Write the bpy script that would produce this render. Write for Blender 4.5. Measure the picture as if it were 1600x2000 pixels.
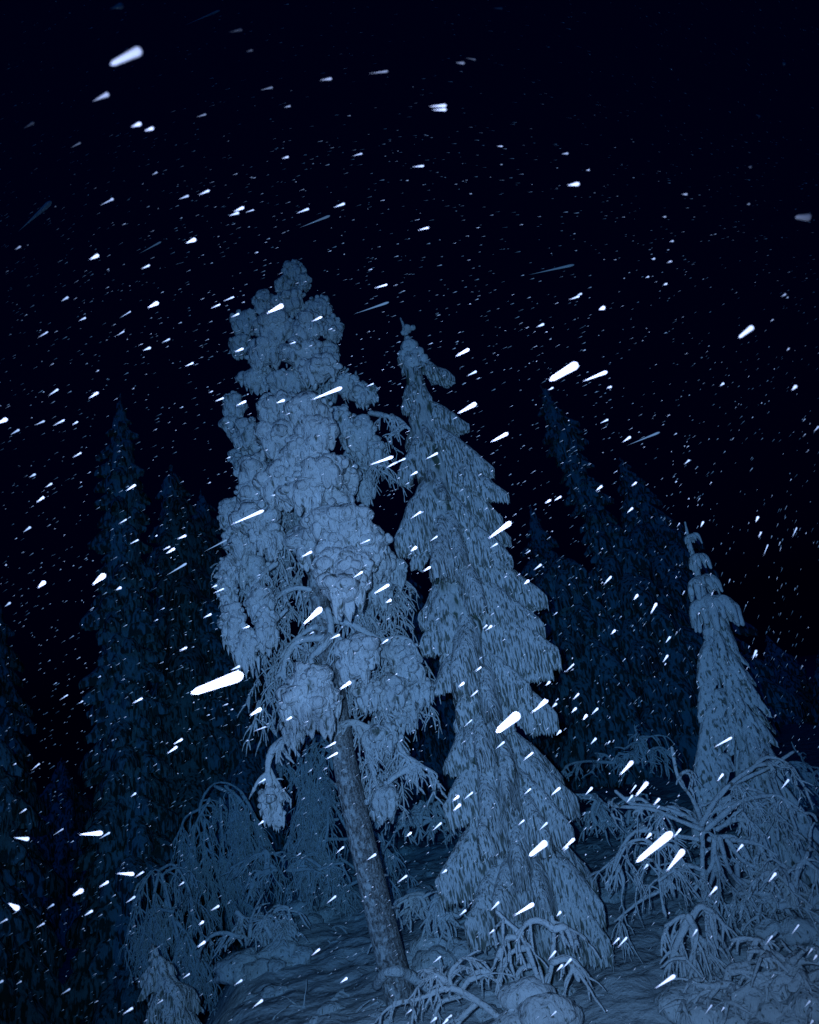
import bpy, math, random
import numpy as np
from mathutils import Vector, Matrix
PI = math.pi
rs = np.random.RandomState(7)
random.seed(7)
for o in list(bpy.data.objects): bpy.data.objects.remove(o)
scn = bpy.context.scene
COL = scn.collection

# ------------------------------------------------------------------ camera
CAM = np.array([0.0, 0.0, 4.0]); F = 1333.0
PITCH, ROLL = math.radians(17), math.radians(10.2)
fw = np.array([0, math.cos(PITCH), math.sin(PITCH)])
up0 = np.array([0, -math.sin(PITCH), math.cos(PITCH)]); r0 = np.array([1.0, 0, 0])
RT = r0*math.cos(ROLL) - up0*math.sin(ROLL)
UP = up0*math.cos(ROLL) + r0*math.sin(ROLL)
cam = bpy.data.cameras.new('camera'); camo = bpy.data.objects.new('camera', cam); COL.objects.link(camo)
cam.sensor_fit = 'VERTICAL'; cam.sensor_height = 36; cam.sensor_width = 36*.8; cam.lens = F*36/2000
cam.clip_start = .05; cam.clip_end = 2000
M3 = Matrix((tuple(RT), tuple(UP), tuple(-fw))).transposed().to_4x4()
camo.matrix_world = Matrix.Translation(Vector(CAM)) @ M3
scn.camera = camo
cam.dof.use_dof = True; cam.dof.focus_distance = 12.5; cam.dof.aperture_fstop = 3.2

# ------------------------------------------------------------------ night sky, added blue fill, the photographer's flash
w = bpy.data.worlds.new('World'); scn.world = w; w.use_nodes = True
bg = w.node_tree.nodes['Background']
bg.inputs['Color'].default_value = (0.015, 0.05, 1.0, 1); bg.inputs['Strength'].default_value = 0.0062
fill_sun = bpy.data.lights.new('blue_fill', 'SUN'); fill_sun.energy = 0.12; fill_sun.color = (0.0, 0.28, 1.0); fill_sun.angle = math.radians(12)  # added fill from behind the camera, turns the dim snow deep blue
fill_o = bpy.data.objects.new('blue_fill', fill_sun); COL.objects.link(fill_o)
fill_o.rotation_euler = Vector((0.22, 1.0, -0.2)).to_track_quat('-Z', 'Y').to_euler()
fl = bpy.data.lights.new('camera_flash', 'SPOT'); fl.energy = 2650; fl.color = (0.48, 0.555, 0.96)
fl.spot_size = math.radians(91); fl.spot_blend = 1.0; fl.shadow_soft_size = 0.03
fo = bpy.data.objects.new('camera_flash', fl); COL.objects.link(fo)
fo.location = Vector(CAM - RT*0.20 + UP*0.10)
TINT_DENSITY = .036  # density of the added red-absorbing air volume
vs = scn.view_settings; vs.view_transform = 'Standard'; vs.look = 'None'; vs.exposure = 0; vs.gamma = 1; vs.use_curve_mapping = False

# ------------------------------------------------------------------ helpers
def ray(px, py):
    d = fw + RT*(px-800)/F + UP*(1000-py)/F
    return d
def P(px, py, Y):
    d = ray(px, py); return CAM + d*(Y/d[1])
fo.rotation_euler = Vector(ray(830, 1270)).to_track_quat('-Z', 'Y').to_euler()
def pxm(Y): return Y/F/math.cos(PITCH)          # metres per photo pixel near the frame's middle

def _h(ix, iy, iz):
    n = (ix.astype(np.int64)*374761393 + iy.astype(np.int64)*668265263 + iz.astype(np.int64)*2147483647) & 0xffffffff
    n = ((n ^ (n >> 13))*1274126177) & 0xffffffff
    return ((n ^ (n >> 16)) & 0xffff)/65535.0
def noise(p):
    i = np.floor(p); f = p-i; f = f*f*(3-2*f); x, y, z = i[:, 0], i[:, 1], i[:, 2]
    def L(a, b, t): return a+(b-a)*t
    c = [[[_h(x+a, y+b, z+d) for d in (0, 1)] for b in (0, 1)] for a in (0, 1)]
    fx, fy, fz = f[:, 0], f[:, 1], f[:, 2]
    q = [[L(c[0][b][d], c[1][b][d], fx) for d in (0, 1)] for b in (0, 1)]
    return L(L(q[0][0], q[1][0], fy), L(q[0][1], q[1][1], fy), fz)*2-1
def fbm(p, o=3):
    s = 0; a = 1.0
    for k in range(o):
        s = s + a*noise(p*(2.03**k)+17.3*k); a *= .5
    return s/1.75

class MB:
    def __init__(s): s.V = []; s.F3 = []; s.F4 = []; s.n = 0; s.A = []
    def add(s, V, F3=None, F4=None, A=None):
        s.A.append(np.zeros(len(V)) if A is None else A)
        if F3 is not None and len(F3): s.F3.append(np.asarray(F3)+s.n)
        if F4 is not None and len(F4): s.F4.append(np.asarray(F4)+s.n)
        s.V.append(np.asarray(V, float)); s.n += len(V)
    def mesh(s, name, off=(0, 0, 0), smooth=True):
        V = np.concatenate(s.V) - np.asarray(off)
        f3 = np.concatenate(s.F3) if s.F3 else np.zeros((0, 3), int)
        f4 = np.concatenate(s.F4) if s.F4 else np.zeros((0, 4), int)
        me = bpy.data.meshes.new(name); me.vertices.add(len(V)); me.vertices.foreach_set('co', V.astype(np.float32).ravel())
        nl = f3.size+f4.size; me.loops.add(nl)
        me.loops.foreach_set('vertex_index', np.concatenate([f3.ravel(), f4.ravel()]).astype(np.int32))
        me.polygons.add(len(f3)+len(f4))
        st = np.concatenate([np.arange(len(f3))*3, f3.size+np.arange(len(f4))*4]).astype(np.int32)
        me.polygons.foreach_set('loop_start', st)
        me.update(calc_edges=True)
        at = me.attributes.new('hem', 'FLOAT', 'POINT'); at.data.foreach_set('value', np.concatenate(s.A).astype(np.float32))
        if smooth: me.polygons.foreach_set('use_smooth', np.ones(len(me.polygons), bool))
        me.validate(); return me
    def build(s, name, mat, parent=None):
        off = np.array(parent.location) if parent else np.zeros(3)
        me = s.mesh(name, off); me.materials.append(mat)
        o = bpy.data.objects.new(name, me); COL.objects.link(o)
        if parent: o.parent = parent
        return o
def thing(name, label, cat, loc, group=None):
    o = bpy.data.objects.new(name, None); COL.objects.link(o); o.location = Vector(loc); o.empty_display_size = .2
    tag(o, label, cat, group); return o
def tag(o, label=None, cat=None, group=None, kind=None):
    if label: o['label'] = label
    if cat: o['category'] = cat
    if group: o['group'] = group
    if kind: o['kind'] = kind
    return o

def ico(sub):
    import bmesh
    bm = bmesh.new(); bmesh.ops.create_icosphere(bm, subdivisions=sub, radius=1)
    V = np.array([v.co[:] for v in bm.verts]); Fc = np.array([[v.index for v in f.verts] for f in bm.faces]); bm.free(); return V, Fc
ICO = {k: ico(k) for k in (1, 2, 3, 4)}
def blob(mb, c, r, sub=2, amp=.22, fr=1.7, taper=0.0, seed=0.0):
    """noise-displaced snow lump; taper>0 stretches and thins the underside into a drip"""
    V, Fc = ICO[sub]; r = np.ones(3)*r; Q = V.copy()
    Q = Q*(1+amp*fbm(V*fr+seed*7.13+np.asarray(c)*1.3, 2))[:, None]
    if taper > 0:
        z = np.clip(-Q[:, 2], 0, None); k = 1-0.62*np.clip(z, 0, 1)**1.3*min(1, taper)
        Q[:, 0] *= k; Q[:, 1] *= k; Q[:, 2] -= z*taper
    mb.add(np.asarray(c)+Q*r, Fc)

def tube(mb, pts, rad, n=6, cap=True, lump=0.0):
    pts = np.asarray(pts, float); m = len(pts); rad = np.ones(m)*rad if np.ndim(rad) == 0 else np.asarray(rad, float)
    if lump: rad = rad*(1+lump*noise(pts*7.0+3.1))
    if cap:
        d0 = pts[0]-pts[1]; d1 = pts[-1]-pts[-2]
        d0 /= np.linalg.norm(d0)+1e-9; d1 /= np.linalg.norm(d1)+1e-9
        pts = np.vstack([pts[0]+d0*rad[0]*.7, pts[0], pts[1:-1], pts[-1], pts[-1]+d1*rad[-1]*.7]) if m > 2 else np.vstack([pts[0]+d0*rad[0]*.7, pts, pts[-1]+d1*rad[-1]*.7])
        rad = np.concatenate([[rad[0]*.3], rad, [rad[-1]*.3]]); m = len(pts)
    T = np.gradient(pts, axis=0); T /= (np.linalg.norm(T, axis=1)[:, None]+1e-9)
    ref = np.array([0.31, .22, .92]) if abs(T[:, 2]).mean() < .8 else np.array([.9, .3, .1])
    A = np.cross(T, ref); A /= (np.linalg.norm(A, axis=1)[:, None]+1e-9); B = np.cross(T, A)
    a = np.arange(n)*2*PI/n
    V = pts[:, None, :]+rad[:, None, None]*(A[:, None, :]*np.cos(a)[None, :, None]+B[:, None, :]*np.sin(a)[None, :, None])
    i = np.arange(m-1)[:, None]*n; j = np.arange(n)[None, :]; j2 = (j+1) % n
    Fq = np.stack([i+j, i+j2, i+n+j2, i+n+j], -1).reshape(-1, 4)
    mb.add(V.reshape(-1, 3), None, Fq)

def spline(pts, n=24):
    pts = np.asarray(pts, float)
    if len(pts) == 2: return pts[0]+(pts[1]-pts[0])*np.linspace(0, 1, n)[:, None]
    Q = np.vstack([2*pts[0]-pts[1], pts, 2*pts[-1]-pts[-2]]); out = []
    k = max(2, n//(len(pts)-1))
    for i in range(1, len(Q)-2):
        t = np.linspace(0, 1, k, endpoint=False)[:, None]
        out.append(.5*((2*Q[i])+(-Q[i-1]+Q[i+1])*t+(2*Q[i-1]-5*Q[i]+4*Q[i+1]-Q[i+2])*t*t+(-Q[i-1]+3*Q[i]-3*Q[i+1]+Q[i+2])*t**3))
    out.append(pts[-1:]); return np.vstack(out)

def twig(mb, p, d, L, r, gen, droop=.35, rng=random, wob=.35, n=5, seg=6, kids=4, spread=.9):
    """snow-coated twig that sags, with side twigs"""
    p = np.array(p, float); d = np.array(d, float); d /= np.linalg.norm(d)+1e-9
    pts = [p.copy()]; ds = [d.copy()]
    for i in range(seg):
        d = d+np.array([rng.uniform(-wob, wob), rng.uniform(-wob, wob), rng.uniform(-wob, wob)*.7-droop])*.45
        d /= np.linalg.norm(d); p = p+d*L/seg; pts.append(p.copy()); ds.append(d.copy())
    tube(mb, pts, np.linspace(r, r*.42, len(pts)), n, lump=.65)
    if gen > 0:
        for k in range(kids):
            i = rng.randint(1, seg); b = ds[i]
            s = np.array([rng.uniform(-1, 1), rng.uniform(-1, 1), rng.uniform(-.9, .35)])
            s -= b*np.dot(s, b); s /= np.linalg.norm(s)+1e-9
            twig(mb, pts[i], b*.8+s*spread, L*rng.uniform(.4, .68), r*.76, gen-1, droop, rng, wob, n, max(4, seg-1), kids, spread)

def bough(mb, S, T, arch, hang, width, nu=36, nv=13, inner=True, lump=.04, teeth=.5, rng=rs):
    """snow-loaded spruce bough: rounded ridge, curtains of twigs hanging each side with ragged hems"""
    S = np.asarray(S, float); T = np.asarray(T, float); Z = np.array([0, 0, 1.0])
    Cc = S+.5*(T-S)+Z*arch; t = np.linspace(0, 1, nu)[:, None]
    C = (1-t)**2*S+2*t*(1-t)*Cc+t*t*T
    h = T-S; h = np.array([h[0], h[1], 0.0]); h /= np.linalg.norm(h)+1e-9
    side = np.cross(h, Z); side = side + 0.0
    t = t[:, 0]
    wd = width*(.45+.55*np.sin(PI*np.clip(t*.85+.1, 0, 1)))*np.sqrt(np.clip(1.0-t**7*.93, 0, 1))
    out = []
    v = np.linspace(-1, 1, nv); a = np.abs(v); sg = np.sign(v)
    hl = []; tl = []
    for s_ in range(2):
        env = (.55+.6*np.sin(PI*np.clip(t*.8+.12, 0, 1)))*np.sqrt(np.clip(1-t**8*.6, 0, 1))
        low = np.interp(t, np.linspace(0, 1, 8), rng.uniform(.75, 1.2, 8))
        big = np.interp(t, np.linspace(0, 1, nu//3), rng.uniform(0, 1, nu//3))
        lim = (C[:, 2]-T[2])*1.05+hang*.34
        hl.append(np.minimum(hang*env*low, lim)*(1-teeth*.25*big)); tl.append(hang*teeth*.34*rng.uniform(0, 1, nu)*(np.arange(nu) % 2))
    hcol = np.where(v[None, :] < 0, hl[0][:, None], hl[1][:, None])
    tcol = np.where(v[None, :] < 0, tl[0][:, None], tl[1][:, None])
    def sheet(kw, kh, dz):
        lat = wd[:, None]*kw*sg[None, :]*a[None, :]**.72*(1-.22*a[None, :]**3)
        dr = hcol*kh*a[None, :]**1.7+tcol*(a[None, :]**7-.4*a[None, :]**4)
        q = C[:, None, :]+side[None, None, :]*lat[:, :, None]-Z*(dr+dz*(1-a[None, :]**4))[:, :, None]
        q = q - h*(dr*.10)[:, :, None]
        return q
    q = sheet(1, 1, 0).reshape(-1, 3)
    st = np.array([1, 1, .28]); dsp = fbm(q*st*7.5, 3)*lump*1.1+fbm(q*2.6+5, 2)*lump*1.6
    nrm = side[None, :]*np.tile(np.where(v >= 0, 1., -1.)*np.minimum(1, a*1.6), nu)[:, None]+Z*np.tile(1-a, nu)[:, None]+h*.0
    q = q+nrm*dsp[:, None]+h*(fbm(q*st*6+31, 2)*lump*.8)[:, None]
    i = np.arange(nu-1)[:, None]*nv; j = np.arange(nv-1)[None, :]
    Fq = np.stack([i+j, i+j+1, i+nv+j+1, i+nv+j], -1).reshape(-1, 4)
    hem = np.tile(a, nu); mb.add(q, None, Fq, hem)
    if inner:
        q2 = sheet(.62, .93, .09).reshape(-1, 3); e = (a[None, :].repeat(nu, 0).reshape(-1) > .999)
        q2[e] = q[e]
        mb.add(q2, None, Fq[:, ::-1], hem*0+1)

def clump(mb, c, R, drip=.6, n=16, small=34, sub=2, rng=rs):
    """cauliflower cushion of snow with a dripping underside; R = (rx, ry, rz)"""
    c = np.asarray(c, float); R = np.asarray(R, float); m = R.min()
    blob(mb, c, R*.84, 3, .34, 1.9, seed=rng.rand())
    for k in range(n):
        u = rng.randn(3); u /= np.linalg.norm(u)
        f = rng.uniform(.38, .62)
        p = c+u*R*(1-.45*f)
        if u[2] < -.05:
            blob(mb, p, m*f*np.array([.62, .62, .8]), sub, .25, 2, taper=drip*rng.uniform(.7, 1.6), seed=rng.rand())
        else: blob(mb, p, m*f*np.array([1, 1, .82])*rng.uniform(.8, 1.1), sub, .46, 2.3, seed=rng.rand())
    for k in range(small):
        u = rng.randn(3); u /= np.linalg.norm(u); f = rng.uniform(.13, .27)
        p = c+u*R*rng.uniform(.86, 1.04)
        if u[2] < -.2: blob(mb, p, m*f*np.array([.55, .55, .9]), 2 if f > .2 else 1, .2, 2, taper=drip*2.2*rng.uniform(.5, 1.4), seed=rng.rand())
        else: blob(mb, p, m*f, 2 if f > .2 else 1, .2, 2, seed=rng.rand())

# ------------------------------------------------------------------ materials
def mat(name):
    m = bpy.data.materials.new(name); m.use_nodes = True; nt = m.node_tree; b = nt.nodes['Principled BSDF']
    return m, nt, b
def N(nt, t, **kw):
    n = nt.nodes.new(t)
    for k, v in kw.items():
        if k in n.inputs: n.inputs[k].default_value = v
        else: setattr(n, k, v)
    return n
def scaled_noise(nt, geo, sc, scale, detail=3):
    mp = N(nt, 'ShaderNodeMapping'); mp.inputs['Scale'].default_value = sc
    nt.links.new(geo.outputs['Position'], mp.inputs['Vector'])
    n = N(nt, 'ShaderNodeTexNoise'); n.inputs['Scale'].default_value = scale; n.inputs['Detail'].default_value = detail
    nt.links.new(mp.outputs[0], n.inputs['Vector']); return n
def snow_mat(name, colr, layers, needles=None, rough=.85):
    """layers: (stretch, scale, distance); needles: (colour, threshold, stretch, scale) bare twigs between the snow"""
    m, nt, b = mat(name); geo = N(nt, 'ShaderNodeNewGeometry')
    b.inputs['Roughness'].default_value = rough; b.inputs['Specular IOR Level'].default_value = .2
    last = None
    for st, sc, dist in layers:
        n = scaled_noise(nt, geo, st, sc); bp = N(nt, 'ShaderNodeBump'); bp.inputs['Strength'].default_value = 1; bp.inputs['Distance'].default_value = dist
        nt.links.new(n.outputs['Fac'], bp.inputs['Height'])
        if last: nt.links.new(last.outputs[0], bp.inputs['Normal'])
        last = bp
    nt.links.new(last.outputs[0], b.inputs['Normal'])
    gr = scaled_noise(nt, geo, (1, 1, 1), 3.5, 4); rp = N(nt, 'ShaderNodeValToRGB')
    rp.color_ramp.elements[0].color = tuple(x*.86 for x in colr)+(1,); rp.color_ramp.elements[1].color = tuple(colr)+(1,)
    rp.color_ramp.elements[0].position = .35; rp.color_ramp.elements[1].position = .65
    nt.links.new(gr.outputs['Fac'], rp.inputs['Fac']); src = rp.outputs[0]
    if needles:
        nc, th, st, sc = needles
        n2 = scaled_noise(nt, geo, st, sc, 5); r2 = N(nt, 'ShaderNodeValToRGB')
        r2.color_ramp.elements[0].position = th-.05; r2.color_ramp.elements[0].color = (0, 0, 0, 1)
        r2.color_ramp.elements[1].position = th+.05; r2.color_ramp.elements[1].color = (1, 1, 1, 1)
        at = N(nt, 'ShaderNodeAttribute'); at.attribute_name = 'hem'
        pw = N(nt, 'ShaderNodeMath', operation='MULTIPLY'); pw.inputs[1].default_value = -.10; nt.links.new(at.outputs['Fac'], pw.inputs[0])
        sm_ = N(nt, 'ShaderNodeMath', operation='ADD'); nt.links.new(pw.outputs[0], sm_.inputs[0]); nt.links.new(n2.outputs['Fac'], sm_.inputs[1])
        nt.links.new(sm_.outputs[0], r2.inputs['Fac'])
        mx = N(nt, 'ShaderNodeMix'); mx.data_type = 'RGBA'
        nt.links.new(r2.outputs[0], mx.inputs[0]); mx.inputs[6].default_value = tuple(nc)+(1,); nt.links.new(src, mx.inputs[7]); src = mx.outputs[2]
    nt.links.new(src, b.inputs['Base Color']); return m
WH = (.80, .82, .84)
NEEDLE = (.10, .13, .10)
M_clump = snow_mat('cauliflower_snow', WH, [((1, 1, .45), 9, .10), ((1, 1, .5), 30, .028)], ((.16, .18, .16), .36, (1, 1, .4), 9))
M_bough = snow_mat('bough_snow', WH, [((1, 1, .3), 5, .10), ((1, 1, .22), 16, .06), ((1, 1, .2), 50, .022)], ((.17, .19, .17), .40, (1, 1, .16), 36))
M_smooth = snow_mat('smooth_snow', WH, [((1, 1, .6), 7, .09), ((1, 1, .5), 26, .02)], ((.16, .18, .16), .36, (1, 1, .4), 20))
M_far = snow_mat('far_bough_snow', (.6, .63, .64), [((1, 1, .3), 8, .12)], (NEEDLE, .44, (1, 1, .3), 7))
M_twig = snow_mat('twig_snow', WH, [((1, 1, 1), 11, .05), ((1, 1, 1), 32, .02)], ((.2, .18, .16), .34, (1, 1, 1), 12))
M_ground = snow_mat('ground_snow', (.80, .82, .84), [((1, 1, 1), 1.6, .14), ((1, 1, 1), 7, .05), ((1, 1, 1), 30, .012)])
M_flake = snow_mat('snowflake_ice', (.95, .96, .97), [((1, 1, 1), 200, .001)])
def bark():
    m, nt, b = mat('pine_bark'); geo = N(nt, 'ShaderNodeNewGeometry'); b.inputs['Roughness'].default_value = .95
    a = scaled_noise(nt, geo, (1, 1, .45), 26, 6); c = scaled_noise(nt, geo, (1, 1, 2.2), 9, 5)
    bp = N(nt, 'ShaderNodeBump'); bp.inputs['Strength'].default_value = 1; bp.inputs['Distance'].default_value = .05
    nt.links.new(a.outputs['Fac'], bp.inputs['Height'])
    b2 = N(nt, 'ShaderNodeBump'); b2.inputs['Strength'].default_value = 1; b2.inputs['Distance'].default_value = .03
    nt.links.new(c.outputs['Fac'], b2.inputs['Height']); nt.links.new(bp.outputs[0], b2.inputs['Normal']); nt.links.new(b2.outputs[0], b.inputs['Normal'])
    fine = scaled_noise(nt, geo, (1, 1, .8), 48, 4)
    ad = N(nt, 'ShaderNodeMath', operation='ADD'); nt.links.new(a.outputs['Fac'], ad.inputs[0]); nt.links.new(fine.outputs['Fac'], ad.inputs[1])
    rp = N(nt, 'ShaderNodeValToRGB'); e = rp.color_ramp.elements
    e[0].position = .42; e[0].color = (.11, .10, .10, 1); e[1].position = .63; e[1].color = (.5, .49, .49, 1)
    hf = N(nt, 'ShaderNodeMath', operation='MULTIPLY'); hf.inputs[1].default_value = .5
    nt.links.new(ad.outputs[0], hf.inputs[0]); nt.links.new(hf.outputs[0], rp.inputs['Fac']); 
    dt = N(nt, 'ShaderNodeVectorMath', operation='DOT_PRODUCT'); nt.links.new(geo.outputs['Normal'], dt.inputs[0]); dt.inputs[1].default_value = (-.85, -.45, .2)
    big = scaled_noise(nt, geo, (1, 1, .7), 14, 6); a2 = N(nt, 'ShaderNodeMath', operation='MULTIPLY_ADD'); nt.links.new(dt.outputs['Value'], a2.inputs[0]); a2.inputs[1].default_value = .16; nt.links.new(big.outputs['Fac'], a2.inputs[2])
    r3 = N(nt, 'ShaderNodeValToRGB'); r3.color_ramp.elements[0].position = .56; r3.color_ramp.elements[1].position = .70; r3.color_ramp.elements[0].color = (0, 0, 0, 1); r3.color_ramp.elements[1].color = (.75, .75, .75, 1)
    nt.links.new(a2.outputs[0], r3.inputs['Fac']); mx = N(nt, 'ShaderNodeMix'); mx.data_type = 'RGBA'; nt.links.new(r3.outputs[0], mx.inputs[0]); nt.links.new(rp.outputs[0], mx.inputs[6]); mx.inputs[7].default_value = (.78, .8, .82, 1)
    nt.links.new(mx.outputs[2], b.inputs['Base Color']); return m
M_bark = bark()

# ------------------------------------------------------------------ ground
def gz(x, y):
    x = np.asarray(x, float); y = np.asarray(y, float)
    p = np.stack([x.ravel(), y.ravel(), 0*x.ravel()], 1)
    z = fbm(p*.35, 2)*.22+fbm(p*np.array([1.1, 1.5, 1])+9, 3)*.2+np.abs(fbm(p*1.7+3, 2))*.13
    z = z.reshape(x.shape)
    gl = np.clip((-x-3.6-.12*(y-12))/6, 0, 1)*np.clip((y-7)/4, 0, 1); z = z-5.5*gl*gl*(3-2*gl)
    far = np.clip((y-26)/60, 0, 1); z = z+far*far*4*fbm(p*.02+4, 2).reshape(x.shape)
    hill = np.clip((8.5-y)/7.0, 0, 1); hill = hill*hill*(3-2*hill)
    hx = np.exp(-(x/14)**2); return z*(1-.7*hill)+2.35*hill*(.4+.6*hx)
def axis(a, b, n, c0, c1, m):
    return np.unique(np.concatenate([np.linspace(a, c0, n), np.linspace(c0, c1, m), np.linspace(c1, b, n)]))
gx = axis(-400, 400, 40, -11, 13, 330); gy = axis(-30, 500, 45, 8, 27, 300)
X, Y_ = np.meshgrid(gx, gy, indexing='ij'); Zg = gz(X, Y_)
gm = MB(); i = np.arange(len(gx)-1)[:, None]*len(gy); j = np.arange(len(gy)-1)[None, :]
gm.add(np.stack([X, Y_, Zg], -1).reshape(-1, 3), None, np.stack([i+j, i+len(gy)+j, i+len(gy)+j+1, i+j+1], -1).reshape(-1, 4))
tag(gm.build('snowy_ground', M_ground), kind='structure')
def onground(px, py):
    d = ray(px, py); t = np.arange(4, 60, .06); p = CAM+d*t[:, None]
    m = p[:, 2] < gz(p[:, 0], p[:, 1]); return p[np.argmax(m)] if m.any() and p[np.argmax(m), 1] > 7 else None
def base_below(p):
    return np.array([p[0], p[1], float(gz(p[0], p[1]))-.05])

# ------------------------------------------------------------------ spruces
def spruce(name, label, top, Y, prof, n, mats=(M_bough, M_far), q=1.0, group=None, drop=.9, hangf=.42, widthf=.30,
           nu=36, nv=13, inner=True, separate=False, seed=1, extra=None, lean=0.0, tipstub=True, trunk_r=.12, lump=.04, teeth=.5, slump=1.0, rvar=(1, 1)):
    """prof: rows (height fraction from top 0..1, radius m)"""
    rng = np.random.RandomState(seed)
    tp = P(top[0], top[1], Y); bs = base_below(tp+np.array([lean, 0, 0])); H = tp[2]-bs[2]
    root = thing(name, label, 'tree', bs, group)
    fr = np.array([a for a, b in prof]); rr = np.array([b for a, b in prof])
    ax = lambda f: tp+(bs-tp)*f
    tm = MB(); sp = [ax(f)+np.array([.03*math.sin(f*9), 0, 0]) for f in np.linspace(.0, 1, 14)]
    tube(tm, sp, np.linspace(.025, trunk_r, 14), 9); tm.build('trunk', M_bark, root)
    # dark inner needles
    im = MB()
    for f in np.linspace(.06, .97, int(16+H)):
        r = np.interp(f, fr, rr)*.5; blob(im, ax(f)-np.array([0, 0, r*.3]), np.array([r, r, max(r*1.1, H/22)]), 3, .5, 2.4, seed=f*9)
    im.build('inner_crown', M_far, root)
    ga = 0.0; mb = MB(); cnt = 0
    for k in range(n):
        f = ((k+.5)/n)**.82
        if np.interp(f, fr, rr) < .08 and not tipstub and n < 100: continue
        ft = f; R = np.interp(ft, fr, rr)*rng.uniform(.72, 1.08); ga += 2.39996+rng.uniform(-.3, .3)
        dirv = np.array([math.cos(ga), math.sin(ga), 0])
        dp = drop*R*rng.uniform(.75, 1.25)+.06
        R = R*rng.uniform(*rvar); T = ax(f)+dirv*R; S = ax(f)+dirv*.03+np.array([0, 0, dp]); S[2] = min(S[2], tp[2]-.02)
        if T[2] < bs[2]+.05: T[2] = bs[2]+.05
        args = (S, T, R*.28*slump, max(.10, hangf*R*rng.uniform(.7, 1.3)), max(.05, widthf*R*rng.uniform(.75, 1.25)))
        if separate:
            b = MB(); bough(b, *args, nu, nv, inner, lump, teeth, rng); b.build('bough', mats[0], root)
        else: bough(mb, *args, nu, nv, inner, lump, teeth, rng)
    if extra: extra(root, mb)
    if not separate: mb.build('crown', mats[0], root)
    if tipstub:
        t = MB(); tube(t, [tp+np.array([0, 0, -.1]), tp+np.array([-.02, 0, .12]), tp+np.array([-.05, 0, .3])], [.05, .035, .02], 6); t.build('leader_shoot', M_twig, root)
    return root, tp, bs

# main spruce, right of the middle
YS = 12.2; s1 = pxm(YS)
def main_extra(root, mb):
    ax = lambda y: np.interp(y, [640, 800, 950, 1100, 1250, 1400, 1550, 1700, 1850], [795, 830, 865, 895, 930, 965, 1000, 1035, 1060])
    tips = [  # tip px, py, start py, depth offset, hang px
        (888, 742, 690, 0, 30), (916, 832, 775, 0, 42), (964, 918, 820, -.1, 50), (993, 968, 880, -.15, 42), (1000, 1088, 985, -.1, 60),
        (1067, 1168, 1040, 0, 58), (1062, 1218, 1100, -.1, 75), (1092, 1272, 1150, -.15, 85), (1078, 1305, 1200, -.1, 60),
        (1036, 1345, 1240, -.2, 70), (1088, 1400, 1270, -.1, 70), (1100, 1520, 1400, .1, 60), (1128, 1560, 1430, 0, 80), (1116, 1618, 1470, -.2, 60),
        (1165, 1722, 1560, .1, 50), (1178, 1770, 1590, -.2, 80), (1192, 1838, 1640, -.25, 90),
        (776, 705, 665, -.05, 24), (783, 800, 720, 0, 42), (776, 930, 820, -.1, 58), (768, 1058, 900, -.1, 90), (842, 1110, 990, -.3, 60),
        (816, 1212, 1080, 0, 60), (820, 1262, 1120, -.1, 62), (884, 1325, 1180, -.3, 90), (892, 1395, 1270, -.2, 60), (872, 1492, 1350, -.1, 66),
        (865, 1576, 1410, -.15, 100), (850, 1722, 1530, -.15, 105), (908, 1808, 1620, -.3, 100), (980, 1012, 905, 0, 46), (996, 1052, 940, .05, 50), (1012, 1132, 1010, .05, 50),
        (930, 1480, 1330, -.32, 60), (990, 1555, 1400, -.3, 70), (932, 1640, 1470, -.34, 80), (1012, 1705, 1540, -.36, 80), (1062, 1772, 1600, -.36, 80), (965, 1775, 1610, -.38, 80), (1075, 1640, 1490, -.3, 70),
        (905, 1290, 1160, -.28, 60), (945, 1180, 1050, -.26, 50), (900, 1090, 960, -.24, 46), (960, 1385, 1240, -.3, 56)]
    rng = np.random.RandomState(5)
    for (tx, ty, sy, dy, hg) in tips:
        b = MB(); a = P(ax(sy), sy, YS); T = P(tx, ty-4, YS+dy*3)
        bough(b, a, T, np.linalg.norm(T-a)*.13, hg*s1*1.15, .17+hg*s1*.16, 64, 15, True, .04, .55, rng); b.build('bough', M_bough, root)
    # knobs of snow under the leader
    k = MB()
    for (x, y, r) in [(795, 643, 11), (788, 650, 6), (806, 640, 7), (797, 662, 8)]: blob(k, P(x, y, YS), r*s1*np.array([1, 1, .8]), 3, .3, seed=x)
    k.build('snow_knob', M_smooth, root)
    k = MB()
    for (x, y, r) in [(800, 678, 18), (815, 690, 15), (790, 692, 13), (826, 700, 11), (806, 705, 20)]: blob(k, P(x, y, YS-.1), r*s1*np.array([1, 1, .8]), 3, .3, taper=.5, seed=x)
    k.build('snow_knob', M_smooth, root)
prof = [(0, .03), (.05, .18), (.1, .42), (.18, .58), (.3, .72), (.42, .84), (.52, .92), (.62, .9), (.72, 1.0), (.82, 1.08), (.92, 1.1), (1, 1.0)]
prof = [(a, b*(.8 if a > .12 else .9)) for a, b in prof]
main_sp, _, _ = spruce('snowy_spruce', 'tall bright snow-draped spruce with fringed fan-shaped boughs right of the bare-trunked pine', (792, 645), YS, prof, 80, separate=True,
    drop=1.3, hangf=.62, widthf=.36, nu=48, nv=13, slump=.5, rvar=(.75, 1.2), seed=11, extra=main_extra, trunk_r=.16)

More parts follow.
